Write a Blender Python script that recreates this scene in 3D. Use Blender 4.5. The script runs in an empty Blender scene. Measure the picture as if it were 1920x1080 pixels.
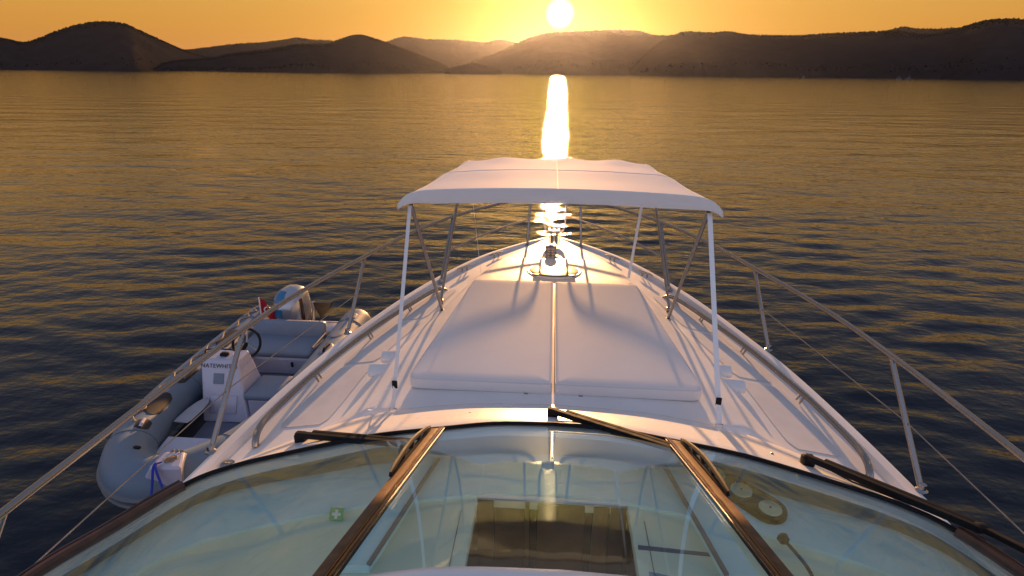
import bpy, bmesh, math, random
import numpy as np
from mathutils import Vector, Matrix, noise
random.seed(7); RNG = np.random.default_rng(7)
S = bpy.context.scene
COL = S.collection
PI = math.pi

# ------------------------------------------------------------------ camera
CP = np.array([-.06, 0., 4.3]); FPX = 1050.; YH = 134.; YAW = 4.0; ROLL = .5
_p = math.atan((540 - YH) / FPX); _y = math.radians(YAW); _r = math.radians(ROLL)
FW = np.array([-math.sin(_y)*math.cos(_p), math.cos(_y)*math.cos(_p), -math.sin(_p)])
RT0 = np.array([math.cos(_y), math.sin(_y), 0.]); UP0 = np.cross(RT0, FW)
RT = RT0*math.cos(_r) + UP0*math.sin(_r); UP = UP0*math.cos(_r) - RT0*math.sin(_r)
cam = bpy.data.cameras.new('camera'); camo = bpy.data.objects.new('camera', cam); COL.objects.link(camo)
cam.sensor_width = 36; cam.lens = 36*FPX/1920; cam.clip_start = .05; cam.clip_end = 20000
camo.matrix_world = Matrix(((RT[0], UP[0], -FW[0], CP[0]), (RT[1], UP[1], -FW[1], CP[1]), (RT[2], UP[2], -FW[2], CP[2]), (0, 0, 0, 1)))
S.camera = camo
def ray(x, y):
    d = FW*FPX + RT*(x-960) + UP*(540-y); return d/np.linalg.norm(d)
def atz(x, y, z):
    d = ray(x, y); return CP + d*(z-CP[2])/d[2]

# ------------------------------------------------------------------ sky, sun, exposure
SUN_EL, SUN_AZ = math.radians(5.0), math.radians(.2)     # azimuth from +Y towards +X
SD = Vector((math.sin(SUN_AZ)*math.cos(SUN_EL), math.cos(SUN_AZ)*math.cos(SUN_EL), math.sin(SUN_EL)))
W = bpy.data.worlds.new('World'); S.world = W; W.use_nodes = True
nt = W.node_tree; nt.nodes.clear()
def N(t, kind, **kw):
    n = t.nodes.new(kind)
    for k, v in kw.items(): setattr(n, k, v)
    return n
def math_node(t, op, a, b=None, clamp=False):
    n = N(t, 'ShaderNodeMath', operation=op); n.use_clamp = clamp
    for i, v in enumerate((a, b)):
        if v is None: continue
        if isinstance(v, (int, float)): n.inputs[i].default_value = v
        else: t.links.new(v, n.inputs[i])
    return n.outputs[0]
def ramp(t, fac, stops, interp='LINEAR'):
    n = N(t, 'ShaderNodeValToRGB'); e = n.color_ramp.elements; n.color_ramp.interpolation = interp
    while len(e) < len(stops): e.new(.5)
    for el, (p, c) in zip(e, stops): el.position = p; el.color = (*c, 1) if len(c) == 3 else c
    if fac is not None: t.links.new(fac, n.inputs[0])
    return n.outputs[0]
def mixc(t, fac, a, b, mode='MIX'):
    n = N(t, 'ShaderNodeMix', data_type='RGBA', blend_type=mode)
    for s, v in ((0, fac), (6, a), (7, b)):
        if isinstance(v, (int, float)): n.inputs[s].default_value = v
        elif isinstance(v, tuple): n.inputs[s].default_value = (*v, 1)
        else: t.links.new(v, n.inputs[s])
    return n.outputs[2]
tc = N(nt, 'ShaderNodeTexCoord'); sep = N(nt, 'ShaderNodeSeparateXYZ'); nt.links.new(tc.outputs['Generated'], sep.inputs[0])
elev = math_node(nt, 'MAXIMUM', sep.outputs[2], 0.)
dotn = N(nt, 'ShaderNodeVectorMath', operation='DOT_PRODUCT'); nt.links.new(tc.outputs['Generated'], dotn.inputs[0]); dotn.inputs[1].default_value = SD
dot = math_node(nt, 'MAXIMUM', dotn.outputs['Value'], 0.)
front = ramp(nt, elev, [(0, (.275, .104, .026)), (.06, (.30, .136, .023)), (.13, (.315, .168, .035)), (.2, (.225, .148, .075)), (.31, (.135, .122, .118)), (.5, (.104, .112, .15)), (1, (.088, .112, .178))])
back = ramp(nt, elev, [(0, (.27, .275, .355)), (.2, (.32, .32, .405)), (.5, (.195, .21, .295)), (1, (.088, .112, .178))])
az = math_node(nt, 'MULTIPLY_ADD', dotn.outputs['Value'], .5); az.node.inputs[2].default_value = .5
skyc = mixc(nt, ramp(nt, az, [(.15, (0, 0, 0)), (.75, (1, 1, 1))], 'EASE'), back, front)
sk = N(nt, 'ShaderNodeTexSky', sky_type='NISHITA'); sk.sun_disc = False; sk.sun_elevation = SUN_EL; sk.sun_rotation = SUN_AZ
sk.air_density = 1.6; sk.dust_density = 3; sk.ozone_density = 1.2
skyc = mixc(nt, .004, skyc, sk.outputs[0], 'ADD')
def glow(power, col, prev):
    g = math_node(nt, 'POWER', dot, power)
    return mixc(nt, 1., prev, mixc(nt, g, (0, 0, 0), col), 'ADD')
skyc = glow(22., (.065, .045, .0), skyc)
skyc = glow(160., (.17, .135, .0), skyc)
skyc = glow(1100., (.42, .32, .01), skyc)
mr = N(nt, 'ShaderNodeMapRange', interpolation_type='SMOOTHSTEP'); nt.links.new(dot, mr.inputs[0]); mr.inputs[1].default_value = math.cos(math.radians(1.45)); mr.inputs[2].default_value = math.cos(math.radians(.3)); core = mr.outputs[0]
skyc = mixc(nt, core, skyc, (2.2, 1.7, .8))
bg = N(nt, 'ShaderNodeBackground'); nt.links.new(skyc, bg.inputs[0]); bg.inputs[1].default_value = 1.
nt.links.new(bg.outputs[0], N(nt, 'ShaderNodeOutputWorld').inputs[0])
sl = bpy.data.lights.new('sun', 'SUN'); sl.energy = 4.5; sl.angle = math.radians(.7); sl.color = (1, .50, .19)
slo = bpy.data.objects.new('sun', sl); COL.objects.link(slo); slo.rotation_euler = SD.to_track_quat('Z', 'Y').to_euler(); slo.location = (0, 30, 40)
S.view_settings.view_transform = 'Standard'; S.view_settings.look = 'None'; S.view_settings.exposure = 1.06; S.view_settings.gamma = 1
S.render.engine = 'CYCLES'; S.cycles.use_denoising = True; S.cycles.max_bounces = 8; S.cycles.transparent_max_bounces = 12
S.cycles.volume_bounces = 0; S.cycles.sample_clamp_indirect = 6; S.cycles.caustics_reflective = False; S.cycles.caustics_refractive = False

# ------------------------------------------------------------------ materials
MATS = {}
def mat(name, col, rough=.5, metal=0., coat=0., noise_scale=0, var=.0, bump=0., bscale=60., spec=.5, trans=0.):
    if name in MATS: return MATS[name]
    m = bpy.data.materials.new(name); m.use_nodes = True; t = m.node_tree; b = t.nodes['Principled BSDF']
    b.inputs['Base Color'].default_value = (*col, 1); b.inputs['Roughness'].default_value = rough; b.inputs['Metallic'].default_value = metal
    b.inputs['Coat Weight'].default_value = coat; b.inputs['Coat Roughness'].default_value = .06; b.inputs['Specular IOR Level'].default_value = spec
    tcn = N(t, 'ShaderNodeTexCoord')
    if var:
        n = N(t, 'ShaderNodeTexNoise'); n.inputs['Scale'].default_value = noise_scale; n.inputs['Detail'].default_value = 6
        t.links.new(tcn.outputs['Object'], n.inputs['Vector'])
        lo = tuple(c*(1-var) for c in col); hi = tuple(min(1, c*(1+var)) for c in col)
        t.links.new(ramp(t, n.outputs[0], [(.3, lo), (.7, hi)]), b.inputs['Base Color'])
        rr = ramp(t, n.outputs[0], [(.3, (rough*.85,)*3), (.7, (min(1, rough*1.2),)*3)]); t.links.new(rr, b.inputs['Roughness'])
    if bump:
        n2 = N(t, 'ShaderNodeTexNoise'); n2.inputs['Scale'].default_value = bscale; n2.inputs['Detail'].default_value = 3
        t.links.new(tcn.outputs['Object'], n2.inputs['Vector'])
        bn = N(t, 'ShaderNodeBump'); bn.inputs['Strength'].default_value = 1; bn.inputs['Distance'].default_value = bump
        t.links.new(n2.outputs[0], bn.inputs['Height']); t.links.new(bn.outputs[0], b.inputs['Normal'])
    MATS[name] = m; return m
M_gel = mat('gelcoat', (.80, .80, .80), .26, coat=.2, noise_scale=1.3, var=.03)
M_deck = mat('deck_gelcoat', (.78, .77, .76), .46, spec=.22, coat=.06, noise_scale=1.7, var=.07, bump=.0004, bscale=220)
M_hull = mat('hull_gelcoat', (.80, .80, .81), .15, coat=.5)
M_steel = mat('polished_steel', (.36, .357, .355), .16, 1., noise_scale=9, var=.08)
M_rail = mat('rail_steel', (.30, .295, .285), .24, 1., noise_scale=2, var=.05)
M_dsteel = mat('dull_steel', (.32, .31, .30), .38, 1., noise_scale=12, var=.15)
M_blk = mat('black_rubber', (.010, .010, .011), .6, noise_scale=20, var=.3, spec=.2)
M_blkgl = mat('black_plastic', (.018, .018, .02), .28)
M_pad = mat('cushion_vinyl', (.80, .79, .79), .75, noise_scale=2.5, var=.03, bump=.0003, bscale=180, spec=.25)
M_pipe = mat('piping_vinyl', (.66, .65, .64), .6)
M_strap = mat('white_webbing', (.84, .84, .84), .7, bump=.0006, bscale=300)
M_brown = mat('frame_brown', (.10, .035, .012), .34, coat=.25, noise_scale=14, var=.35)
M_tan = mat('mullion_tan', (.15, .092, .055), .65, spec=.08, noise_scale=22, var=.3, bump=.0006, bscale=90)
M_dkb = mat('mullion_dark', (.035, .016, .010), .22, coat=.6)
M_wood = mat('cabin_wood', (.075, .03, .013), .32, coat=.3, noise_scale=7, var=.4)
M_woodl = mat('cabin_wood_light', (.15, .07, .032), .35, coat=.3, noise_scale=7, var=.3)
M_cream = mat('dash_cream', (.82, .83, .62), .55, noise_scale=3, var=.05, bump=.0004, bscale=250)
M_shelf = mat('dash_shelf', (.58, .84, .87), .5, noise_scale=3, var=.05)
M_gold = mat('brushed_dial', (.80, .78, .52), .35, .5)
M_gold.node_tree.nodes['Principled BSDF'].inputs['Anisotropic'].default_value = .9
_tn = N(M_gold.node_tree, 'ShaderNodeTangent'); _tn.direction_type = 'RADIAL'; _tn.axis = 'Z'; M_gold.node_tree.links.new(_tn.outputs[0], M_gold.node_tree.nodes['Principled BSDF'].inputs['Tangent'])
M_pod = mat('pod_vinyl', (.014, .011, .009), .6, spec=.2, bump=.0005, bscale=160)
M_green = mat('sign_green', (.02, .42, .14), .5)
M_white = mat('white_print', (.82, .82, .80), .5)
M_red = mat('red_cloth', (.38, .01, .015), .7)
M_grey = mat('grey_print', (.16, .16, .19), .6)
M_bluep = mat('blue_print', (.20, .34, .46), .6)
M_redp = mat('red_print', (.55, .08, .12), .6)
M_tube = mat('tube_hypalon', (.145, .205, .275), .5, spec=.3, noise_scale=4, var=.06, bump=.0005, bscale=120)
M_patch = mat('tube_patch', (.05, .05, .052), .7, spec=.1)
M_band = mat('tube_band', (.13, .15, .17), .5)
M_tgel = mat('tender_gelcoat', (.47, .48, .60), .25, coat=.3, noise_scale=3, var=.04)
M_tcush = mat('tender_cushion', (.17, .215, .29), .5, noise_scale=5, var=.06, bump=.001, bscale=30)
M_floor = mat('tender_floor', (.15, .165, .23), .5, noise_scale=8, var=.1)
M_dark = mat('bilge_dark', (.02, .02, .024), .6)
M_silver = mat('cowl_silver', (.40, .42, .47), .25, .55, coat=.5)
M_cblue = mat('cowl_blue', (.02, .16, .34), .3, .1, coat=.4)
M_yel = mat('yellow_print', (.62, .45, .02), .5)
M_rope = mat('blue_rope', (.01, .035, .42), .65, bump=.001, bscale=200)
M_cord = mat('tan_cord', (.32, .22, .12), .7)
M_alu = mat('paddle_grey', (.36, .37, .41), .45, noise_scale=8, var=.1)
def cloth_mat(name, col):
    m = bpy.data.materials.new(name); m.use_nodes = True; t = m.node_tree; t.nodes.clear(); tcn = N(t, 'ShaderNodeTexCoord')
    d = N(t, 'ShaderNodeBsdfDiffuse'); d.inputs['Roughness'].default_value = .4; n = N(t, 'ShaderNodeTexNoise'); n.inputs['Scale'].default_value = 2.2; n.inputs['Detail'].default_value = 8; t.links.new(tcn.outputs['Object'], n.inputs[0])
    t.links.new(ramp(t, n.outputs[0], [(.3, tuple(c*.94 for c in col)), (.7, col)]), d.inputs[0])
    n2 = N(t, 'ShaderNodeTexNoise'); n2.inputs['Scale'].default_value = 160; t.links.new(tcn.outputs['Object'], n2.inputs[0]); b = N(t, 'ShaderNodeBump'); b.inputs['Distance'].default_value = .0004; t.links.new(n2.outputs[0], b.inputs['Height']); t.links.new(b.outputs[0], d.inputs['Normal'])
    g = N(t, 'ShaderNodeBsdfGlossy'); g.inputs['Roughness'].default_value = .55; mx = N(t, 'ShaderNodeMixShader'); mx.inputs[0].default_value = .05; t.links.new(d.outputs[0], mx.inputs[1]); t.links.new(g.outputs[0], mx.inputs[2])
    t.links.new(mx.outputs[0], N(t, 'ShaderNodeOutputMaterial').inputs[0]); return m
M_pad = cloth_mat('cushion_cloth', (.80, .79, .79))
def glass_mat(name, tint, f0):
    m = bpy.data.materials.new(name); m.use_nodes = True; t = m.node_tree; t.nodes.clear()
    geo = N(t, 'ShaderNodeNewGeometry'); d = N(t, 'ShaderNodeVectorMath', operation='DOT_PRODUCT')
    t.links.new(geo.outputs['Normal'], d.inputs[0]); t.links.new(geo.outputs['Incoming'], d.inputs[1])
    c = math_node(t, 'ABSOLUTE', d.outputs['Value']); k = math_node(t, 'SUBTRACT', 1., c, True); k = math_node(t, 'POWER', k, 5.)
    fac = math_node(t, 'MULTIPLY_ADD', k, 1-f0); fac.node.inputs[2].default_value = f0
    tr = N(t, 'ShaderNodeBsdfTransparent'); tr.inputs[0].default_value = (*tint, 1)
    gl = N(t, 'ShaderNodeBsdfGlossy'); gl.inputs['Roughness'].default_value = .015; gl.inputs['Color'].default_value = (.74, .94, 1, 1)
    mx = N(t, 'ShaderNodeMixShader'); t.links.new(fac, mx.inputs[0]); t.links.new(tr.outputs[0], mx.inputs[1]); t.links.new(gl.outputs[0], mx.inputs[2])
    # thin film of dried salt
    df = N(t, 'ShaderNodeBsdfDiffuse'); df.inputs[0].default_value = (.68, .80, .80, 1); tcn = N(t, 'ShaderNodeTexCoord')
    nz = N(t, 'ShaderNodeTexNoise'); nz.inputs['Scale'].default_value = 3.5; nz.inputs['Detail'].default_value = 8; t.links.new(tcn.outputs['Object'], nz.inputs[0])
    sf = N(t, 'ShaderNodeMapRange'); t.links.new(nz.outputs[0], sf.inputs[0]); sf.inputs[1].default_value = .3; sf.inputs[2].default_value = .75; sf.inputs[3].default_value = .0; sf.inputs[4].default_value = .02
    m2 = N(t, 'ShaderNodeMixShader'); t.links.new(sf.outputs[0], m2.inputs[0]); t.links.new(mx.outputs[0], m2.inputs[1]); t.links.new(df.outputs[0], m2.inputs[2])
    t.links.new(m2.outputs[0], N(t, 'ShaderNodeOutputMaterial').inputs[0]); return m
M_glass = glass_mat('windscreen_glass', (.94, .992, .985), .05)
M_hglass = mat('hatch_acrylic', (.10, .08, .05), .24, coat=.3)
def canvas_mat():
    m = bpy.data.materials.new('bimini_canvas'); m.use_nodes = True; t = m.node_tree; t.nodes.clear()
    d = N(t, 'ShaderNodeBsdfDiffuse'); d.inputs[0].default_value = (.80, .77, .74, 1); d.inputs['Roughness'].default_value = .3
    tl = N(t, 'ShaderNodeBsdfTranslucent'); tl.inputs[0].default_value = (.80, .78, .74, 1)
    n = N(t, 'ShaderNodeTexNoise'); n.inputs['Scale'].default_value = 260; tcn = N(t, 'ShaderNodeTexCoord'); t.links.new(tcn.outputs['Object'], n.inputs[0])
    b = N(t, 'ShaderNodeBump'); b.inputs['Distance'].default_value = .0006; t.links.new(n.outputs[0], b.inputs['Height'])
    t.links.new(b.outputs[0], d.inputs['Normal'])
    mx = N(t, 'ShaderNodeMixShader'); mx.inputs[0].default_value = .1
    g = N(t, 'ShaderNodeBsdfGlossy'); g.inputs['Roughness'].default_value = .75; g.inputs['Color'].default_value = (1, .95, .9, 1); m0 = N(t, 'ShaderNodeMixShader'); m0.inputs[0].default_value = .17; t.links.new(d.outputs[0], m0.inputs[1]); t.links.new(g.outputs[0], m0.inputs[2])
    t.links.new(m0.outputs[0], mx.inputs[1]); t.links.new(tl.outputs[0], mx.inputs[2])
    t.links.new(mx.outputs[0], N(t, 'ShaderNodeOutputMaterial').inputs[0]); return m
M_canvas = canvas_mat()

# ------------------------------------------------------------------ mesh helpers
WL = {}
def empty(name, loc, label=None, cat=None, group=None):
    o = bpy.data.objects.new(name, None); COL.objects.link(o); o.location = loc; o.empty_display_size = .1
    WL[o.name] = np.array(loc, float); tag(o, label, cat, group); return o
def tag(o, label=None, cat=None, group=None, kind=None):
    for k, v in (('label', label), ('category', cat), ('group', group), ('kind', kind)):
        if v: o[k] = v
    return o
def crom(pts, n=8, closed=False):
    P = np.array(pts, float); out = []; m = len(P)
    for i in range(m if closed else m-1):
        if closed: a, b, c, d = P[(i-1) % m], P[i], P[(i+1) % m], P[(i+2) % m]
        else: a, b, c, d = P[max(i-1, 0)], P[i], P[i+1], P[min(i+2, m-1)]
        for k in range(n):
            s = k/n; out.append(.5*((2*b)+(c-a)*s+(2*a-5*b+4*c-d)*s*s+(3*b-a-3*c+d)*s**3))
    if not closed: out.append(P[-1])
    return np.array(out)
def pchip(xs, ys):
    xs, ys = np.array(xs, float), np.array(ys, float); h = np.diff(xs); dl = np.diff(ys)/h; d = np.zeros(len(xs))
    for i in range(1, len(xs)-1):
        if dl[i-1]*dl[i] > 0: w1, w2 = 2*h[i]+h[i-1], h[i]+2*h[i-1]; d[i] = (w1+w2)/(w1/dl[i-1]+w2/dl[i])
    d[0], d[-1] = dl[0], dl[-1]
    def f(x):
        x = np.clip(np.asarray(x, float), xs[0], xs[-1]); i = np.clip(np.searchsorted(xs, x)-1, 0, len(h)-1); s = (x-xs[i])/h[i]
        return (2*s**3-3*s**2+1)*ys[i]+(s**3-2*s**2+s)*h[i]*d[i]+(-2*s**3+3*s**2)*ys[i+1]+(s**3-s**2)*h[i]*d[i+1]
    return f
class MB:
    def __init__(s): s.V = []; s.F = []
    def add(s, V, F):
        o = len(s.V); s.V.extend([tuple(map(float, v)) for v in V]); s.F.extend([tuple(int(i)+o for i in f) for f in F]); return s
    def grid(s, G, closed_u=False, closed_v=False):
        G = np.array(G, float); a, b = G.shape[:2]; F = []
        for i in range(a if closed_u else a-1):
            for j in range(b if closed_v else b-1):
                i2, j2 = (i+1) % a, (j+1) % b; F.append((i*b+j, i2*b+j, i2*b+j2, i*b+j2))
        return s.add(G.reshape(-1, 3), F)
    def loft(s, rings, caps=True):
        a, b = len(rings), len(rings[0]); o = len(s.V); s.grid(rings, closed_v=True)
        if caps: s.F.append(tuple(o+j for j in range(b))); s.F.append(tuple(o+(a-1)*b+j for j in reversed(range(b))))
        return s
    def tube(s, path, r, seg=10, closed=False, caps=True):
        P = np.array(path, float); m = len(P); r = np.broadcast_to(np.array(r, float), (m,))
        T = np.gradient(P, axis=0) if not closed else np.roll(P, -1, 0)-np.roll(P, 1, 0)
        T /= np.linalg.norm(T, axis=1)[:, None]+1e-12
        up = np.array([0, 0, 1.]) if abs(T[0][2]) < .9 else np.array([1., 0, 0]); n = np.cross(T[0], up); n /= np.linalg.norm(n); rings = []
        for i in range(m):
            n = n - T[i]*(n@T[i]); n /= np.linalg.norm(n); b = np.cross(T[i], n)
            rings.append([P[i]+r[i]*(math.cos(2*PI*k/seg)*n+math.sin(2*PI*k/seg)*b) for k in range(seg)])
        if closed: return s.grid(rings, closed_u=True, closed_v=True)
        return s.loft(rings, caps)
    def rbox(s, c, size, bev=.01, rot=None, seg=2, taper=None):
        bm = bmesh.new(); bmesh.ops.create_cube(bm, size=1)
        for v in bm.verts:
            v.co = Vector((v.co.x*size[0], v.co.y*size[1], v.co.z*size[2]))
            if taper and v.co.z > 0: v.co.x *= taper[0]; v.co.y *= taper[1]
        if bev: bmesh.ops.bevel(bm, geom=list(bm.edges), offset=bev, segments=seg, affect='EDGES', profile=.5)
        R = rot if rot is not None else Matrix.Identity(3)
        V = [R@v.co+Vector(c) for v in bm.verts]; bm.verts.index_update(); F = [[v.index for v in f.verts] for f in bm.faces]; bm.free()
        return s.add(V, F)
    def bar(s, a, b, w, h, upv=(0, 0, 1), bev=.003):
        a, b = Vector(a), Vector(b); y = (b-a).normalized(); x = y.cross(Vector(upv)).normalized(); z = x.cross(y)
        return s.rbox((a+b)/2, (w, (b-a).length, h), bev, Matrix((x, y, z)).transposed(), 1)
    def lathe(s, prof, c, seg=24, axis=(0, 0, 1)):
        q = Vector((0, 0, 1)).rotation_difference(Vector(axis)); G = []
        for r, z in prof: G.append([Vector(c)+q@Vector((r*math.cos(2*PI*k/seg), r*math.sin(2*PI*k/seg), z)) for k in range(seg)])
        return s.loft(G)
    def prism(s, poly, z0, z1):
        n = len(poly); zz0 = z0 if hasattr(z0, '__len__') else [z0]*n; zz1 = z1 if hasattr(z1, '__len__') else [z1]*n
        V = [(p[0], p[1], zz0[i]) for i, p in enumerate(poly)]+[(p[0], p[1], zz1[i]) for i, p in enumerate(poly)]
        return s.add(V, [tuple(reversed(range(n))), tuple(range(n, 2*n))]+[(i, (i+1) % n, n+(i+1) % n, n+i) for i in range(n)])
    def build(s, name, m, parent=None, sharp=32, smooth=True, flip=False):
        V = np.array(s.V, float)
        if parent is not None: L = WL[parent.name]
        else: L = np.array([(V[:, 0].min()+V[:, 0].max())/2, (V[:, 1].min()+V[:, 1].max())/2, V[:, 2].min()])
        me = bpy.data.meshes.new(name); me.from_pydata((V-L).tolist(), [], s.F); me.validate()
        bm = bmesh.new(); bm.from_mesh(me); bmesh.ops.recalc_face_normals(bm, faces=bm.faces); bm.to_mesh(me); bm.free()
        if smooth:
            me.polygons.foreach_set('use_smooth', [True]*len(me.polygons)); me.set_sharp_from_angle(angle=math.radians(sharp))
        me.materials.append(m); o = bpy.data.objects.new(name, me); COL.objects.link(o)
        if parent is not None: o.parent = parent; WL[o.name] = L
        else: o.location = L; WL[o.name] = L
        return o
def fbm(x, y, s=0, oct=4):
    v = 0; a = 1.
    for i in range(oct): v += a*noise.noise(Vector((x*2**i, y*2**i, s+i*7.3))); a *= .5
    return v

# ------------------------------------------------------------------ water
def make_water():
    azd = np.concatenate([np.arange(-180, -58, 3.), np.arange(-58, 58, .16), np.arange(58, 180, 3.)])
    A = np.radians(azd+.0); R = np.concatenate([[0.6], np.exp(np.arange(math.log(1.6), math.log(9000), .0085))])
    rr, aa = np.meshgrid(R, A, indexing='ij'); X = rr*np.sin(aa); Y = rr*np.cos(aa); Z = np.zeros_like(X)
    cell = np.maximum(rr*.0085, rr*np.radians(.16)); dense = (np.abs(aa) < np.radians(60))
    px, py = X.copy(), Y.copy()
    wv = [(RNG.uniform(.35, .75), .0026) for _ in range(22)]+[(RNG.uniform(.7, 1.3), .0032) for _ in range(20)]+[(RNG.uniform(1.3, 3.), .0024) for _ in range(10)]+[(RNG.uniform(5, 11), .004) for _ in range(5)]
    warp = .5*np.sin(X*.31+Y*.17+1)+.5*np.sin(X*.13-Y*.27)
    for L, a in wv:
        th = RNG.normal(math.radians(97), .42); k = 2*PI/L; ph = RNG.uniform(0, 2*PI)
        fade = np.clip((L/cell-3.)/4., 0, 1)
        amp = a*(.7+.5*np.sin(X*RNG.uniform(.02, .09)+Y*RNG.uniform(.02, .09)+ph))
        Z += amp*fade*np.sin(k*(math.cos(th)*X+math.sin(th)*Y)+ph+.8*warp)
    Z *= np.where(dense, 1, 0)
    n, m = X.shape; V = np.stack([X, Y, Z], -1).reshape(-1, 3)
    i = np.arange(n-1)[:, None]*m; j = np.arange(m)[None, :]; j2 = (j+1) % m
    F = np.stack([i+j, i+j2, i+m+j2, i+m+j], -1).reshape(-1, 4)
    me = bpy.data.meshes.new('water'); me.vertices.add(len(V)); me.vertices.foreach_set('co', V.ravel())
    me.loops.add(F.size); me.loops.foreach_set('vertex_index', F[:, ::-1].ravel()); me.polygons.add(len(F)); me.polygons.foreach_set('loop_start', np.arange(0, F.size, 4))
    me.update(calc_edges=True); me.polygons.foreach_set('use_smooth', np.ones(len(F), bool))
    m_ = bpy.data.materials.new('sea_water'); m_.use_nodes = True; t = m_.node_tree; b = t.nodes['Principled BSDF']
    b.inputs['Base Color'].default_value = (.0016, .006, .015, 1); b.inputs['Roughness'].default_value = .014; b.inputs['IOR'].default_value = 1.333
    tcn = N(t, 'ShaderNodeTexCoord'); mp = N(t, 'ShaderNodeMapping'); mp.inputs['Scale'].default_value = (.30, 1.3, 1); mp.inputs['Rotation'].default_value = (0, 0, .12)
    t.links.new(tcn.outputs['Object'], mp.inputs[0]); prev = None
    for sc, dist, det in ((3.4, .028, 4), (1.1, .040, 4), (.22, .20, 4), (.06, .05, 3)):
        n_ = N(t, 'ShaderNodeTexNoise'); n_.inputs['Scale'].default_value = sc; n_.inputs['Detail'].default_value = det; n_.inputs['Roughness'].default_value = .5
        mq = N(t, 'ShaderNodeMapping'); mq.inputs['Scale'].default_value = (.8, 1.3, 1) if sc > 2 else (.5, 1.3, 1); mq.inputs['Rotation'].default_value = (0, 0, .12 if sc > 2 else -.1); t.links.new(tcn.outputs['Object'], mq.inputs[0])
        t.links.new(mq.outputs[0], n_.inputs[0]); bn = N(t, 'ShaderNodeBump'); bn.inputs['Distance'].default_value = dist; bn.inputs['Strength'].default_value = 1
        t.links.new(n_.outputs[0], bn.inputs['Height'])
        if prev is not None: t.links.new(prev, bn.inputs['Normal'])
        prev = bn.outputs[0]
    t.links.new(prev, b.inputs['Normal'])
    me.materials.append(m_); o = bpy.data.objects.new('water', me); COL.objects.link(o)
    tag(o, 'dark rippled sea with a golden sun path', 'sea', kind='structure'); return o
make_water()

# ------------------------------------------------------------------ hills
M_hill = mat('hill_scrub', (.022, .021, .025), .9, noise_scale=.03, var=.15, spec=0.)
M_tree = mat('hill_trees', (.022, .021, .024), .9, noise_scale=.05, var=.15, spec=0.)
def hill(name, outline, dist, depth, label, seed, trees=900, tsize=7., rough=1.):
    xs = [p[0] for p in outline]; f = pchip(xs, [p[1] for p in outline])
    cols = np.linspace(xs[0], xs[-1], max(40, int((xs[-1]-xs[0])/3))); rows = 22; G = []; ridge = []
    for x in cols:
        d = ray(x, float(f(x))); hd = np.array([d[0], d[1]]); k = np.linalg.norm(hd); hd /= k
        R = dist*(1+.05*fbm(x*.008, seed, seed, 2)); h = max(2., CP[2]+R*d[2]/k); col = []
        dep = min(depth, h*4.5+25)
        for j in range(rows):
            t = j/(rows-5)                                   # 1 at the ridge, beyond it falls away
            if t <= 1: q = t**.85; rr = R-dep*(1-t)
            else: q = 1-(t-1)*2.2; rr = R+dep*(t-1)*1.5
            z = h*q; w = 4*t*(1-t) if t < 1 else 0
            P = hd*rr; z += w*rough*h*.22*fbm(P[0]*.006, P[1]*.006, seed, 4)
            col.append((P[0]+CP[0], P[1]+CP[1], max(z, -3) if j else -3))
        G.append(col)
    mb = MB().grid(G); o = mb.build(name, M_hill, sharp=80); tag(o, label, 'hill', kind='structure')
    G = np.array(G); t = MB()
    for i in range(int(trees*2.2)):
        a = random.uniform(0, len(cols)-1.01); b = (rows-5)-abs(random.gauss(0, 1))*1.1 if random.random() < .93 else random.uniform(1, 3); b = max(.6, b)
        i0, j0 = int(a), int(b); u, v = a-i0, b-j0
        p = (G[i0, j0]*(1-u)+G[i0+1, j0]*u)*(1-v)+(G[i0, j0+1]*(1-u)+G[i0+1, j0+1]*u)*v
        if p[2] < .5: continue
        s = tsize*.5*random.uniform(.45, 1.3); w = s*random.uniform(.35, .6); r0 = random.uniform(0, 2)
        ring = [(p[0]+w*math.cos(r0+k*PI/2.5), p[1]+w*math.sin(r0+k*PI/2.5), p[2]+s*random.uniform(.3, .5)) for k in range(5)]
        t.add([(p[0], p[1], p[2]-1)]+ring+[(p[0]+random.uniform(-.2, .2)*w, p[1], p[2]+s)], [(0, 1+(k+1) % 5, 1+k) for k in range(5)]+[(6, 1+k, 1+(k+1) % 5) for k in range(5)])
    tr = t.build('tree_cover', M_tree, o, sharp=180); tr['kind'] = 'stuff'; return o
hill('left_hill', [(-420, 108), (-300, 92), (-180, 80), (-80, 76), (0, 73), (45, 80), (75, 72), (110, 58), (150, 46), (190, 41), (230, 44), (265, 59), (300, 75), (345, 95), (400, 110), (470, 126), (500, 133)], 1900, 620, 'broad rounded hill rising at the far left shore', 1, 1500)
hill('saddle_hills', [(250, 128), (320, 100), (345, 95), (400, 88), (450, 82), (490, 80), (525, 77), (560, 71), (590, 75), (615, 76), (650, 90), (700, 110), (760, 128)], 3300, 700, 'pale hazy ridge behind the dark wooded headland', 2, 700, 11)
hill('headland', [(288, 131), (310, 119), (340, 114), (400, 109), (430, 102), (470, 98), (520, 91), (565, 84), (610, 84), (640, 74), (672, 67), (700, 73), (740, 87), (790, 105), (825, 120), (848, 133)], 1450, 420, 'dark wooded headland with a pointed top', 3, 1700, 6.5)
hill('far_ridge', [(640, 130), (700, 90), (725, 79), (758, 69), (800, 74), (850, 75), (905, 80), (940, 75), (965, 80), (1010, 95), (1070, 128)], 3500, 700, 'pale orange ridge left of the sun', 4, 700, 11)
hill('islet', [(834, 134), (850, 127), (868, 123), (885, 119.5), (905, 123), (925, 130), (942, 135.5)], 1000, 60, 'small dark islet low on the water', 5, 260, 3.2)
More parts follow.
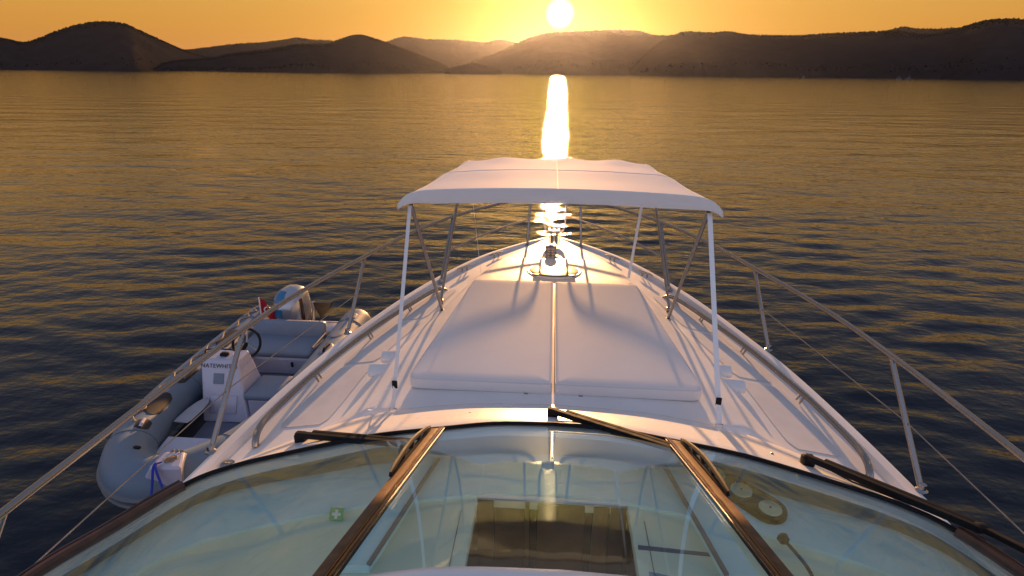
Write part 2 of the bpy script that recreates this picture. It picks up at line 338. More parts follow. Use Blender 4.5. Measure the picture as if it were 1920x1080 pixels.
hill('sun_hill', [(860, 134), (885, 116), (930, 101), (960, 86), (1000, 69), (1030, 62), (1075, 60), (1120, 58), (1160, 64), (1200, 67), (1250, 67), (1300, 71), (1340, 83), (1400, 104), (1450, 120), (1520, 140)], 2100, 620, 'glowing hill directly under the setting sun', 6, 1700, 8)
hill('sun_back_ridge', [(1050, 110), (1100, 64), (1140, 56), (1190, 57), (1225, 66), (1280, 85), (1340, 120)], 3000, 500, 'hazy crest just behind the hill under the sun', 7, 500, 9)
hill('right_range', [(1180, 134), (1230, 85), (1262, 66), (1290, 60), (1330, 62), (1360, 60), (1400, 66), (1480, 68), (1550, 64), (1620, 61), (1680, 59), (1740, 66), (1790, 56), (1830, 44), (1870, 37), (1920, 36), (2020, 32), (2150, 50), (2300, 70), (2450, 110)], 1500, 520, 'long dark wooded range along the right shore', 8, 2200, 6.5)
hill('right_back_peaks', [(1600, 110), (1655, 62), (1695, 51), (1720, 54), (1755, 54), (1800, 52), (1850, 64), (1930, 110)], 2900, 400, 'hazy twin peaks behind the right range', 9, 400, 9)

# haze: one closed box of even, pale air round the camera and all the land
mz = bpy.data.materials.new('haze_air'); mz.use_nodes = True; t = mz.node_tree; t.nodes.clear()
pv = N(t, 'ShaderNodeVolumePrincipled'); pv.inputs['Color'].default_value = (.82, .86, 1, 1); pv.inputs['Density'].default_value = .0000115; pv.inputs['Anisotropy'].default_value = .85
t.links.new(pv.outputs[0], N(t, 'ShaderNodeOutputMaterial').inputs['Volume'])
hz = MB().rbox((0, 0, 117), (19000, 19000, 242), 0).build('haze', mz, smooth=False); tag(hz, 'thin warm evening haze over the bay', 'haze', kind='stuff')

# ------------------------------------------------------------------ motor yacht
yacht = empty('motor_yacht', (0, 2.5, 0), 'white motor yacht seen over its windscreen and foredeck', 'yacht')
hw = pchip([-1.5, 0, 1.5, 2.73, 3.3, 3.93, 4.62, 5.15, 5.95, 6.58, 7.45, 7.96, 8.36, 8.56], [2.42, 2.44, 2.42, 2.37, 2.32, 2.24, 2.12, 1.98, 1.74, 1.50, 1.05, .63, .22, .03])
xcf = pchip([-1.5, 2.5, 3.45, 4.25, 5.05, 6.3, 6.98, 7.6, 8.2, 8.56], [1.9, 1.80, 1.60, 1.52, 1.33, 1.02, .80, .5, .2, .02])
xtf = pchip([-1.5, 3.0, 3.45, 3.87, 5.6, 6.3, 6.98, 7.6, 8.2, 8.56], [1.3, 1.3, 1.27, 1.22, 1.04, .84, .64, .4, .1, .01])
ztf = pchip([-1.5, 3.0, 3.2, 3.3, 5.85, 6.4, 6.93, 6.98, 7.07, 7.6, 8.56], [1.93, 1.96, 2.05, 2.08, 2.08, 2.055, 2.02, 2.01, 1.93, 1.91, 1.90])
zdf = pchip([-1.5, 3, 6.5, 8.56], [1.80, 1.80, 1.82, 1.87])
BX = np.array([0, .38, .73, 1.14, 1.60, 1.85, 2.01, 2.18, 2.33, 2.385, 2.40, 2.40]); BY = np.array([3.07, 3.045, 2.96, 2.845, 2.63, 2.49, 2.33, 2.0, 1.69, 1.2, .4, -.6])
BZ = np.array([2.27, 2.265, 2.262, 2.25, 2.225, 2.21, 2.20, 2.20, 2.20, 2.20, 2.20, 2.20])
_q = (4.3-BZ)/(4.3-2.17); BX = np.where(BX > 0, (BX+.0)*_q, 0); BX = np.where(BX > 2.3, BX+.02, BX); BY = BY*_q
def station(y):
    g = float(hw(y)); ins = min(.13, .45*g); xc = min(float(xcf(y)), .86*(g-ins)); xt = min(float(xtf(y)), .8*xc); zt = float(ztf(y)); zd = float(zdf(y)); zc = min(zd+.09, zt)
    P = []
    for k in range(7): u = k/6; P.append((u*xt, zt+.018*(1-u*u)*min(1, xt/.4)))
    for u, e in ((.08, .03), (.5, .5), (.9, .95), (1, 1)): P.append((xt+u*(xc-xt), zt+e*(zc-zt)))
    for u in (.12, .3, .5, .75, 1): P.append((xc+u*(g-ins-xc), zc+(zd-zc)*u))
    s = ins/.13
    for dx, dz in ((.012, .028), (.03, .042), (.07, .046), (.105, .04), (.125, .02), (.13, -.01)): P.append((g-ins+dx*s, zd+dz*min(1, s+.2)))
    return P
ys = np.unique(np.concatenate([np.arange(-.8, 8.5, .09), np.linspace(3.1, 3.5, 18), np.linspace(6.88, 7.1, 12), [8.56]])); G = []
for y in ys:
    H = station(y); G.append([(-x, y, z) for x, z in reversed(H[1:])]+[(x, y, z) for x, z in H])
def inside_cabin(x, y, m): return abs(x) < 2.36 and y < np.interp(abs(x), BX[:9], BY[:9])-m
dk = MB().grid(G); V = dk.V; dk.F = [f for f in dk.F if not inside_cabin(sum(V[i][0] for i in f)/4, sum(V[i][1] for i in f)/4, .02)]
deck = dk.build('deck', M_deck, yacht, sharp=28)
# hull sides
G = []
for y in np.arange(-.8, 8.57, .16).tolist()+[8.56]:
    g = float(hw(y)); zd = float(zdf(y)); f = max(0, (y-3)/5.56); sec = []
    for s_ in (-1, 1):
        col = [(g-.002, zd-.008), (g+.012, zd-.06), (g+.012, zd-.14), (g-.015, zd-.16), (g*(1-.10*f)-.02, 1.3), (g*(1-.28*f)-.08, .7), (g*(1-.5*f)-.16, .1), (g*(1-.62*f)-.5, -.4)]
        sec.append([(s_*max(x, .004), y-(.9*f**3)*(1.8-z)/1.8 if f > 0 else y, z) for x, z in col])
    G.append(sec[0]+list(reversed(sec[1])))
MB().grid(G).build('hull', M_hull, yacht)
# rubbing strake
for s_ in (-1, 1):
    P = [(s_*(float(hw(y))+.012), y, float(zdf(y))-.1) for y in np.arange(-.8, 8.4, .25)]
    MB().tube(P, .022, 8).build('rubbing_strake', M_steel, yacht)
# windscreen coaming
FX = [0, .64, 1.11, 1.43, 1.64, 1.93, 2.10, 2.24, 2.385, 2.43, 2.44, 2.44]; FY = [3.42, 3.37, 3.25, 3.08, 2.92, 2.64, 2.45, 2.05, 1.71, 1.2, .4, -.6]
half_b = crom(np.stack([BX, BY], 1), 6); half_f = crom(np.stack([FX, FY], 1), 6)
Bc = np.concatenate([half_b[::-1]*[-1, 1], half_b[1:]]); Fc = np.concatenate([half_f[::-1]*[-1, 1], half_f[1:]])
def zb(x): return float(np.interp(abs(x), BX[:10], BZ[:10]))
G = []
for (bx, by), (fx, fy) in zip(Bc, Fc):
    n = np.array([fx-bx, fy-by]); L = np.linalg.norm(n); n /= L+1e-9; z = zb(bx); zf = 2.105-.03*min(1, abs(bx)/1.9)**2; col = [(bx-n[0]*.05, by-n[1]*.05, z-.05), (bx-n[0]*.03, by-n[1]*.03, z-.006), (bx, by, z)]
    for u, e in ((.3, .24), (.6, .54), (.85, .84), (.95, .955), (1., 1.02)): col.append((bx+(fx-bx)*u, by+(fy-by)*u, z+(zf-z)*e))
    col += [(fx+n[0]*.012, fy+n[1]*.012, zf-.02), (fx+n[0]*.05, fy+n[1]*.05, zf-.10), (fx+n[0]*.07, fy+n[1]*.07, 1.74)]; G.append(col)
coam = MB().grid(G).build('windscreen_coaming', M_gel, yacht, sharp=40)
for x, y in ((-.55, 3.13), (-.50, 3.13), (.12, 3.2), (.88, 3.0), (-1.42, 2.83), (1.30, 2.86)):
    MB().lathe([(.009, 0), (.009, .004), (.004, .007)], (x, y, 2.19), 10).build('screw', M_dsteel, coam)
# windscreen panes: ruled between base curve B and top curve T
TX = [0, .37, .70, 1.0, 1.24, 1.38, 1.48, 1.54, 1.58, 1.60, 1.62, 1.63]; TY = [1.26, 1.24, 1.16, 1.03, .82, .62, .38, .08, -.25, -.55, -.9, -1.2]; TZ = [2.983, 2.981, 2.965, 2.94, 2.92, 2.91, 2.90, 2.90, 2.90, 2.90, 2.90, 2.90]
TX = [x*.955 for x in TX]; TY = [y*.955-.05 for y in TY]; TZ = [z+.02 for z in TZ]
half_t = crom(np.stack([TX, TY, TZ], 1), 6)
NB = len(half_b)
def glass_pt(k, v, s_=1, off=0.):
    """k index along the half curve, v 0 base .. 1 top"""
    i = int(min(max(k, 0), NB-1.001)); u = k-i
    b = half_b[i]*(1-u)+half_b[i+1]*u; tt = half_t[i]*(1-u)+half_t[i+1]*u; b3 = np.array([b[0], b[1], zb(b[0])+.006])
    p = b3*(1-v)+tt*v; p[2] += .006*4*v*(1-v)+off; p[0] *= s_; return p
KM = 12.0                                                    # index of the mullion (x = .73)
def pane(ks, s_list, name, label=None):
    G = []
    for s_, k in ks: G.append([glass_pt(k, v, s_) for v in np.linspace(.005, .995, 16)])
    G = np.array(G); low = G-np.array([0, 0, .008]); mb = MB().grid(G); n, m = G.shape[:2]; mb.grid(low)
    o = n*m
    edge = [i*m for i in range(n)]+[(n-1)*m+j for j in range(1, m)]+[i*m+m-1 for i in range(n-2, -1, -1)]+[j for j in range(m-2, 0, -1)]
    for a, b in zip(edge, edge[1:]+edge[:1]): mb.F.append((a, b, b+o, a+o))
    return mb.build(name, M_glass, yacht, sharp=50)
pane([(-1, k) for k in np.arange(KM-.6, 0, -.8)]+[(1, k) for k in np.arange(0, KM-.5, .8)], None, 'window_pane')
for s_ in (-1, 1): pane([(s_, k) for k in np.linspace(KM+.6, NB-2, 46)], None, 'window_pane')
def strip_on_glass(k0, k1, s_, h, name, m, parent, v0=0., v1=1., off=0.):
    G = []
    for v in np.linspace(v0, v1, 14):
        a, b = glass_pt(k0, v, s_, off), glass_pt(k1, v, s_, off); e = (b-a)*.12; u = np.array([0, 0, h])
        G.append([a-u*.8, a+u*.7, a+e+u, b-e+u, b+u*.7, b-u*.8])
    return MB().loft(G).build(name, m, parent, sharp=50)
for s_ in (-1, 1):
    mu = strip_on_glass(KM-.70, KM+.72, s_, .012, 'mullion', M_dkb, yacht)
    strip_on_glass(KM-.12, KM+.64, s_, .006, 'mullion_cover', M_tan, mu, .02, 1, .010)
    strip_on_glass(KM-.60, KM-.40, s_, .008, 'mullion_bead', M_brown, mu, .01, 1, .012)
    strip_on_glass(KM-.32, KM-.18, s_, .006, 'mullion_bead', M_brown, mu, .01, 1, .012)
# gaskets
kk = np.arange(0, 36.01, .5)
P = [glass_pt(k, .004, -1, .004) for k in kk[::-1]]+[glass_pt(k, .004, 1, .004) for k in kk[1:]]
MB().tube(P, .0125, 8).build('gasket', M_blk, yacht)
for s_ in (-1, 1):
    P = [glass_pt(k, .006, s_, .004) for k in np.arange(36, NB-2, .7)]
    fr = MB().tube(P, .028, 10).build('side_frame', M_brown, yacht)
    MB().tube([p+np.array([s_*.03, .02, .012]) for p in P], .008, 6).build('side_frame_bead', M_dkb, fr)
# windscreen head and roof front
G = []
for k in np.concatenate([-np.arange(NB-1, 0, -1.), np.arange(0, NB, 1.)]):
    s_ = -1 if k < 0 else 1; p = glass_pt(abs(k), 1, s_); n = np.array([p[0]*.25, 1., 0]); n /= np.linalg.norm(n)
    G.append([p+n*.03+np.array([0, 0, dz]) if j == 0 else p+n*dy+np.array([0, 0, dz]) for j, (dy, dz) in enumerate(((.02, -.03), (.022, .006), (.012, .02), (-.02, .028), (-.035, .022), (-.05, .030), (-.10, .055), (-.2, .085), (-.45, .12)))])
MB().grid(G).build('windscreen_head', M_gel, yacht, sharp=60)
# ---- low grab rails
for s_ in (-1, 1):
    P = [(2.075, 3.13, 1.825), (2.085, 3.16, 1.865), (2.10, 3.26, 1.895), (2.10, 3.42, 1.9), (2.055, 3.8, 1.9), (1.99, 4.15, 1.9), (1.82, 4.85, 1.9), (1.60, 5.5, 1.9), (1.43, 5.95, 1.9), (1.35, 6.1, 1.895), (1.29, 6.13, 1.87), (1.25, 6.1, 1.84)]
    gr = MB().tube(crom([(s_*x, y, z) for x, y, z in P], 6), .024, 12).build('grab_rail', M_rail, yacht)
    for y in (4.05, 4.87, 5.55):
        x = np.interp(y, [p[1] for p in P[3:9]], [p[0] for p in P[3:9]])
        for dy in (-.03, .03): MB().tube([(s_*x, y+dy, 1.895), (s_*(x-.03), y+dy, 1.83)], .009, 8).build('rail_foot', M_steel, gr)
# ---- guard rail: top rail with pulpit loop
R = [(2.40, .2, 2.5), (2.395, 1.0, 2.5), (2.385, 1.73, 2.5), (2.37, 2.2, 2.5), (2.355, 2.75, 2.5), (2.305, 3.6, 2.5), (2.205, 4.4, 2.5), (1.97, 5.4, 2.5), (1.69, 6.42, 2.5), (1.31, 7.25, 2.505), (.80, 8.0, 2.51), (.42, 8.42, 2.515), (.22, 8.58, 2.5), (.165, 8.58, 2.42), (.165, 8.5, 2.2), (.15, 8.44, 2.05), (.09, 8.42, 2.0)]
top_l = [(-x, y, z) for x, y, z in R]; path = crom(top_l+[(x, y, z) for x, y, z in reversed(R)], 6)
rail = MB().tube(path, .020, 12).build('guard_rail', M_rail, yacht)
for s_ in (-1, 1):
    for (bx, by), (tx, ty) in (((2.34, 3.03), (2.305, 3.6)), ((2.05, 4.93), (1.97, 5.4)), ((1.40, 6.45), (1.36, 7.18)), ((.40, 8.04), (.38, 8.44)), ((2.40, 1.2), (2.392, 1.75))):
        st = MB().tube([(s_*bx, by, 1.845), (s_*tx, ty, 2.49)], .0185, 10).build('stanchion', M_rail, yacht)
        MB().lathe([(.036, 0), (.036, .008), (.022, .018), (.02, .05)], (s_*bx, by, 1.842), 16).build('stanchion_base', M_steel, st)
    MB().tube(crom([(s_*1.375, 6.78, 2.13), (s_*1.1, 7.3, 2.17), (s_*.7, 7.9, 2.2), (s_*.35, 8.32, 2.215), (s_*.17, 8.5, 2.22)], 6), .0135, 10).build('mid_rail', M_rail, yacht)
    MB().tube([(s_*2.01, 5.16, 2.17), (s_*2.17, 4.3, 2.16), (s_*2.322, 3.31, 2.165), (s_*2.37, 2.4, 2.15), (s_*2.396, 1.47, 2.16), (s_*2.40, .3, 2.16)], .004, 6).build('guard_wire', M_dsteel, yacht)
# ---- moulded steps on the trunk side
for s_ in (-1, 1):
    for i, (x, y) in enumerate(((1.41, 4.30), (1.45, 4.06))):
        Rm = Matrix.Rotation(s_*-.12, 3, 'Z')@Matrix.Rotation(.22, 3, 'X')
        MB().rbox((s_*x, y, 1.945), (.20, .12, .06), .018, Rm).build('deck_step', M_gel, yacht)
# ---- non-slip panels on the side decks
M_grip = mat('non_slip', (.66, .66, .66), .75, noise_scale=5, var=.05, bump=.0012, bscale=420, spec=.15)
for s_ in (-1, 1):
    for y0, y1 in ((3.35, 4.25), (4.32, 5.2), (5.27, 6.1)):
        G = []
        for y in np.linspace(y0, y1, 14):
            g = float(hw(y)); xc = min(float(xcf(y)), .86*(g-.13)); zd = float(zdf(y)); e = .03 if y in (y0, y1) else 0
            a_, b_ = xc+.05+e, g-.13-.16-e
            row = []
            for q in np.linspace(0, 1, 6):
                x = a_+(b_-a_)*q; u = (x-xc)/(g-.13-xc); row.append((s_*x, y, zd+.09*(1-u)+.0035))
            G.append(row)
        MB().grid(G).build('non_slip_panel', M_grip, yacht, sharp=60)
    MB().lathe([(.045, 0), (.045, .004), (.035, .006), (.01, .007)], (s_*2.18, 2.95, float(zdf(2.95))+.012), 20).build('filler_cap', M_steel, yacht)
# ---- foredeck hatch, windlass, roller, cleats
hat = MB().lathe([(.335, -.03), (.335, .012), (.325, .020), (.312, .022), (.30, .018)], (0, 6.36, 2.058), 48, (0, .09, 1)).build('deck_hatch', M_gel, yacht)
MB().lathe([(.30, .0), (.30, .018), (.28, .023), (.15, .027), (.02, .028)], (0, 6.36, 2.062), 48, (0, .118, 1)).build('hatch_lens', M_hglass, hat)
for x in (-.2, .2): MB().rbox((x, 6.12, 2.105), (.09, .035, .016), .005).build('hatch_hinge', M_dsteel, hat)
wl = MB().lathe([(.085, 0), (.085, .04), (.07, .05), (.066, .07), (.078, .085), (.078, .115), (.068, .125), (.068, .15), (.076, .16), (.076, .185), (.06, .20), (.03, .205)], (-.045, 7.25, 1.92), 28).build('windlass', M_dsteel, yacht)
MB().rbox((-.045, 7.25, 1.926), (.22, .26, .02), .008).build('windlass_plate', M_steel, wl)
MB().tube([(-.045, 7.25, 2.12), (-.045, 7.25, 2.14)], .03, 14).build('windlass_cap', M_steel, wl)
ro = MB().rbox((-.075, 8.32, 1.93), (.016, .75, .10), .004).rbox((.075, 8.32, 1.93), (.016, .75, .10), .004).rbox((0, 8.28, 1.89), (.15, .7, .012), .003).build('bow_roller', M_steel, yacht)
MB().lathe([(.05, -.06), (.03, -.02), (.03, .02), (.05, .06)], (0, 8.62, 1.93), 18, (1, 0, 0)).build('roller_wheel', M_blkgl, ro)
an = MB().bar((0, 7.75, 1.945), (0, 8.72, 1.95), .03, .05).build('anchor', M_steel, yacht)
MB().add([(-.17, 8.55, 1.72), (.17, 8.55, 1.72), (0, 8.98, 1.82), (0, 8.62, 1.86), (-.17, 8.53, 1.70), (.17, 8.53, 1.70), (0, 8.97, 1.79), (0, 8.60, 1.84)], [(0, 2, 3), (3, 2, 1), (4, 7, 6), (7, 5, 6), (0, 3, 7, 4), (3, 1, 5, 7), (0, 4, 6, 2), (2, 6, 5, 1)]).build('fluke', M_steel, an)
MB().bar((0, 8.68, 1.94), (0, 8.72, 1.83), .028, .04).build('anchor_shank', M_steel, an)
# chain from windlass to roller: links
for i in range(9):
    y = 7.40+i*.042; q = [(.0, y+.028*math.cos(a), 1.975+.015*math.sin(a)) if i % 2 else (.016*math.sin(a), y+.028*math.cos(a), 1.975) for a in np.linspace(0, 2*PI, 12, endpoint=False)]
    MB().tube(q, .0055, 6, closed=True).build('chain_link', M_dsteel, wl)
def cleat(x, y, z, rz):
    Rm = Matrix.Rotation(rz, 3, 'Z'); P = [Rm@Vector(p)+Vector((x, y, z)) for p in ((-.13, 0, .052), (-.09, 0, .058), (0, 0, .055), (.09, 0, .058), (.13, 0, .052))]
    c = MB().tube(P, [.007, .012, .014, .012, .007], 10).build('cleat', M_steel, yacht)
    for d in (-.04, .04): MB().tube([Rm@Vector((d, 0, 0))+Vector((x, y, z)), Rm@Vector((d, 0, .052))+Vector((x, y, z))], .012, 10).build('cleat_leg', M_steel, c)
for s_ in (-1, 1):
    cleat(s_*.80, 7.42, 1.875, s_*-.85); cleat(s_*1.16, 6.85, 1.86, s_*-.85)
# ---- windscreen wipers
def wiper(piv, elbow, k, s_, v0, v1, extra=None):
    w = MB().rbox((piv[0], piv[1], piv[2]+.035), (.07, .06, .075), .012).build('wiper', M_blk, yacht)
    for d in (-.022, .022): MB().tube([(piv[0]+d, piv[1]-.02, piv[2]-.04), (piv[0]+d, piv[1]-.02, piv[2]+.02)], .011, 8).build('wiper_spindle', M_steel, w)
    a0 = Vector(piv)+Vector((0, 0, .07)); e = Vector(elbow); dvec = (e-a0); n = Vector((dvec.y, -dvec.x, 0)).normalized()*.016
    MB().bar(a0+n-dvec*.02, e+n, .028, .038).build('wiper_arm', M_blk, w)
    MB().bar(a0-n+dvec*.10, e-n+dvec*.03, .022, .03).build('wiper_arm', M_blk, w)
    MB().rbox(e, (.06, .05, .04), .012).build('wiper_joint', M_blk, w)
    MB().tube([a0+Vector((0, 0, -.015)), a0+dvec*.3+Vector((0, 0, -.045)), a0+dvec*.7+Vector((0, 0, -.03)), e+Vector((0, 0, -.02))], .005, 6).build('washer_hose', M_blk, w)
    if k is not None:
        P = [glass_pt(k+.12*(1-abs(2*u-1)), v0+(v1-v0)*u, s_, .038+.03*math.sin(PI*u)) for u in np.linspace(0, 1, 12)]
        bl = MB().tube(P, [.006]+[.012]*10+[.006], 6).build('wiper_blade', M_blk, w)
        P = [glass_pt(k, v0+(v1-v0)*u, s_, .026) for u in np.linspace(0, 1, 8)]
        MB().tube(P, .0085, 6).build('blade_rubber', M_blk, bl)
        for u in (.3, .5, .7):
            p = glass_pt(k+.2, v0+(v1-v0)*u, s_, .045); MB().rbox(p, (.035, .045, .022), .006).build('blade_clip', M_blkgl, bl)
    return w
def gp(x, y, z): return tuple(atz(x, y, z))
wiper(gp(566, 830, 2.15), gp(788, 832, 2.33), KM+.62, -1, .03, .50)
wiper(gp(1036, 785, 2.20), gp(1302, 852, 2.33), KM+.62, 1, .03, .50)
w3 = wiper(gp(1512, 874, 2.16), gp(1840, 990, 2.27), None, 1, 0, 0)
MB().bar(gp(1840, 990, 2.27), gp(2060, 1100, 2.34), .03, .03).build('wiper_arm', M_blk, w3)
# ---- dashboard seen through the glass
def By(x): return float(np.interp(abs(x), BX[:9], BY[:9]))
xs_ = np.linspace(-2.25, 2.25, 61)
front_e = [(x, By(x)-.035) for x in xs_]; mid_e = [(x*.985, By(x)-.36) for x in xs_]
sh = MB().add([(x, y, 2.075) for x, y in front_e]+[(x, y, 2.055) for x, y in mid_e]+[(x, y, 2.02) for x, y in mid_e], [(i, i+1, 62+i, 61+i) for i in range(60)]+[(61+i, 62+i, 123+i, 122+i) for i in range(60)])
sh.build('demister_shelf', M_shelf, yacht)
def dash_zone(x0, x1, yaft, name):
    xx = np.linspace(x0, x1, 24); top = [(x*.985, By(x)-.355, 2.035) for x in xx]; aft = [(x, yaft, 2.0) for x in xx]; n = len(xx)
    V = top+aft+[(x, y, z-.06) for x, y, z in top]+[(x, y, z-.06) for x, y, z in aft]
    F = [(i, i+1, n+i+1, n+i) for i in range(n-1)]+[(n+i, n+i+1, 3*n+i+1, 3*n+i) for i in range(n-1)]+[(0, n, 3*n, 2*n), (n-1, 2*n-1, 4*n-1, 3*n-1)]
    return MB().add(V, F).build(name, M_cream, yacht, sharp=40)
dashl = dash_zone(-2.25, -.43, .2, 'dash_top'); dashr = dash_zone(.43, 2.25, .2, 'dash_top'); dash_zone(-.43, .43, 2.56, 'dash_top')
cw = MB()
cw.add([(-.43, 2.55, 2.0), (-.43, .2, 2.0), (-.43, .2, .9), (-.43, 2.55, .9)], [(0, 1, 2, 3)]).add([(.43, 2.55, 2.0), (.43, .2, 2.0), (.43, .2, .9), (.43, 2.55, .9)], [(0, 1, 2, 3)]).add([(-.43, 2.62, .9), (.43, 2.62, .9), (.43, .2, .9), (-.43, .2, .9)], [(0, 1, 2, 3)])
comp = cw.build('companionway', M_wood, yacht, smooth=False)
for x0, x1, m_, dy in ((-.428, -.335, M_woodl, .0), (-.33, -.155, M_wood, .02), (-.15, -.125, M_woodl, -.005), (-.12, -.085, M_wood, .02), (-.08, .19, M_woodl, .0), (.195, .235, M_wood, .025), (.24, .33, M_woodl, .0), (.335, .428, M_wood, .01)):
    MB().rbox(((x0+x1)/2, 2.56+dy, 1.46), (x1-x0, .03, 1.06), .004).build('door_panel', m_, comp)
MB().tube([(-.43, 2.545, 2.03), (.43, 2.545, 2.03)], .014, 8).build('companionway_lip', M_gel, comp)
for s_ in (-1, 1):
    MB().rbox((s_*.40, 2.60, 2.05), (.045, .03, .015), .004).build('lip_catch', M_steel, comp)
    MB().bar((s_*.50, 2.42, 2.036), (s_*.50, 1.2, 2.018), .004, .004, bev=.0008).build('dash_seam', M_grey, dashl if s_ < 0 else dashr)
for q in ([(822, 860), (691, 1060), (630, 1060), (812, 838)], [(1247, 876), (1363, 1080), (1425, 1080), (1262, 852)]):
    P = [atz(x, y, 2.08) for x, y in q]; MB().prism([p[:2] for p in P], 2.03, 2.08).build('pillar_trim', M_shelf, yacht, smooth=False)
    MB().bar(P[0]+[0, 0, .004], P[1]+[0, 0, .004], .022, .018).build('trim_edge', M_grey, yacht)
# gauge pod: a rounded slab with three brushed dials
a, b = atz(1352, 895, 2.09), atz(1432, 945, 2.09); ax = (b-a); L = np.linalg.norm(ax); ang = math.atan2(ax[1], ax[0]); rad = .10
def stadium(L, r, n=12): return [(L/2+r*math.cos(q), r*math.sin(q)) for q in np.linspace(-PI/2, PI/2, n)]+[(-L/2+r*math.cos(q), r*math.sin(q)) for q in np.linspace(PI/2, 3*PI/2, n)]
cx, cy = (a+b)[:2]/2; ca, sa = math.cos(ang), math.sin(ang)
def podpt(u, v): return (cx+ca*u-sa*v, cy+sa*u+ca*v)
rings = []
for gz, gr_ in ((2.03, 1.0), (2.075, 1.0), (2.088, .96), (2.092, .9)): rings.append([(*podpt(u, v), gz) for u, v in stadium(L*1.2, rad*gr_)])
pod = MB().loft(rings).build('gauge_pod', M_pod, yacht)
for i in range(3):
    u = (-.5+i*.5)*L*1.3; MB().lathe([(.060, 0), (.060, .006), (.057, .009), (.005, .0095)], (*podpt(u, -.005), 2.0905), 32).build('dial', M_gold, pod)
    MB().lathe([(.006, 0), (.006, .004), (.002, .006)], (*podpt(u, -.005), 2.099), 10).build('dial_hub', M_blkgl, pod)
# gooseneck lamp on the right dash
h = atz(1470, 1012, 2.10); e = atz(1535, 1110, 2.06)
gn = MB().tube(crom([e, (e*.6+h*.4)+np.array([.01, 0, .02]), h], 6), .009, 8).build('gooseneck_lamp', M_dkb, yacht)
MB().lathe([(.012, -.02), (.026, -.01), (.028, .02), (.012, .03)], h, 16, (-.4, .8, .4)).build('lamp_head', M_pod, gn)
# first aid sign
c = atz(631, 964, 2.065); SR = Matrix.Rotation(math.radians(48), 3, 'X'); SN = np.array(SR@Vector((0, 0, 1)))
fa = MB().rbox(c, (.074, .066, .004), .0, SR).build('first_aid_sign', M_green, dashl)
MB().rbox(c+SN*.003, (.048, .015, .003), .0, SR).rbox(c+SN*.0034, (.015, .046, .003), .0, SR).build('cross', M_white, fa)
# chart sheet lying on the right dash
c1, c2, c3, c4 = atz(1200, 1024, 2.03), atz(1330, 1038, 2.03), atz(1400, 1110, 2.03), atz(1205, 1100, 2.03)
def bil(u, v): return (c1*(1-u)+c2*u)*(1-v)+(c4*(1-u)+c3*u)*v
def quad(mb, u0, u1, v0, v1, dz):
    q = [bil(u0, v0), bil(u1, v0), bil(u1, v1), bil(u0, v1)]; return mb.prism([p[:2] for p in q], 2.02+dz-.003, 2.02+dz)
mb = MB(); quad(mb, 0, 1, .12, 1, .006); chart = mb.build('chart_sheet', M_white, None); tag(chart, 'printed chart sheet with a red rule on the dashboard right of the dark doors', 'chart')
mb = MB(); quad(mb, -.03, 1.05, -.02, .10, .012); bb = mb.build('header_bar', M_grey, chart)
mb = MB(); quad(mb, .05, .8, .18, .22, .009); mb.build('red_rule', M_redp, chart)
mb = MB(); quad(mb, .08, .84, .42, 1, .0085); mb.build('map_panel', M_bluep, chart)
for i in range(5):
    mb = MB(); quad(mb, .15, .15+random.uniform(.3, .6), .25+i*.034, .262+i*.034, .009); mb.build('text_line', M_grey, chart)
mb = MB(); quad(mb, .06, .1, .24, .31, .0095); mb.build('crest', M_yel, chart)

# ------------------------------------------------------------------ sun cushions on the trunk
def cushion(s_, label):
    def ring(ins, z):
        ya, yf = 3.55+ins, 5.69-ins; xi = .009+ins; rc = max(.02, .06-ins*.3)
        def xo(y): return 1.075-.092*(y-3.54)-ins
        cor = [((xi, ya), .035), ((xo(ya), ya), .07), ((xo(yf), yf), .06), ((xi, yf), .035)]; P = []
        ang0 = [PI, 1.5*PI, 0, .5*PI]
        for (x, y), r in cor:
            r = max(.008, r-ins*.5); i = len(P)//6; a0 = ang0[i]; ccx = x+(r if i in (0, 3) else -r); ccy = y+(r if i in (0, 1) else -r)
            for q in np.linspace(0, PI/2, 6): P.append((s_*(ccx+r*math.cos(a0+q)), ccy+r*math.sin(a0+q), z))
        return P
    z0 = 2.092; rings = [ring(.012, z0), ring(.003, z0+.008), ring(0, z0+.03), ring(0, z0+.072), ring(.004, z0+.086), ring(.013, z0+.095), ring(.035, z0+.098), ring(.12, z0+.099), ring(.24, z0+.0995)]
    R = [[Vector(p)+Vector((0, 0, 0.)) for p in r] for i, r in enumerate(rings)]
    c = MB().loft(R).build('sun_cushion', M_pad, None, sharp=60); tag(c, label, 'cushion', 'sunbathing cushions on the foredeck')
    MB().tube(ring(.004, z0+.089), .004, 6, closed=True).build('piping', M_pipe, c)
    for y in (3.56,): MB().rbox((s_*.2, y-.012, z0+.0), (.03, .012, .02), .004).build('press_stud', M_dsteel, c)
    return c
cushion(-1, 'white sun cushion on the foredeck, left of the centre gap')
cushion(1, 'white sun cushion on the foredeck, right of the centre gap')

# ------------------------------------------------------------------ bimini over the foredeck
bim = empty('bimini', (0, 5.2, 2.1), 'white canvas bimini on steel legs over the foredeck', 'bimini')
CXH = .015
def can(u, v, drop=0.):
    hwid = 1.20; a = abs(u); zc = 3.495-.185*v-.010*math.sin(2*PI*v)**2
    z = zc-.045*u*u-.085*a**18
    z += .006*fbm(u*3.2+9, v*2.2, 3, 3)*math.sin(PI*min(1, v*1.02))+.022*max(0, v-.5)*a*a*math.sin(16*a+11*v)+.012*max(0, v-.8)*5*math.sin(11*u+1)*(1-a**4)
    return np.array([CXH-.03+u*hwid, 4.10+2.9*v, z-drop])
U = np.concatenate([np.linspace(-1, -.8, 12)[:-1], np.linspace(-.8, .8, 41), np.linspace(.8, 1, 12)[1:]]); VV = np.linspace(0, 1, 44)
G = [[can(u, v) for v in VV] for u in U]
canopy = MB().grid(G).build('canopy', M_canvas, bim, sharp=180)
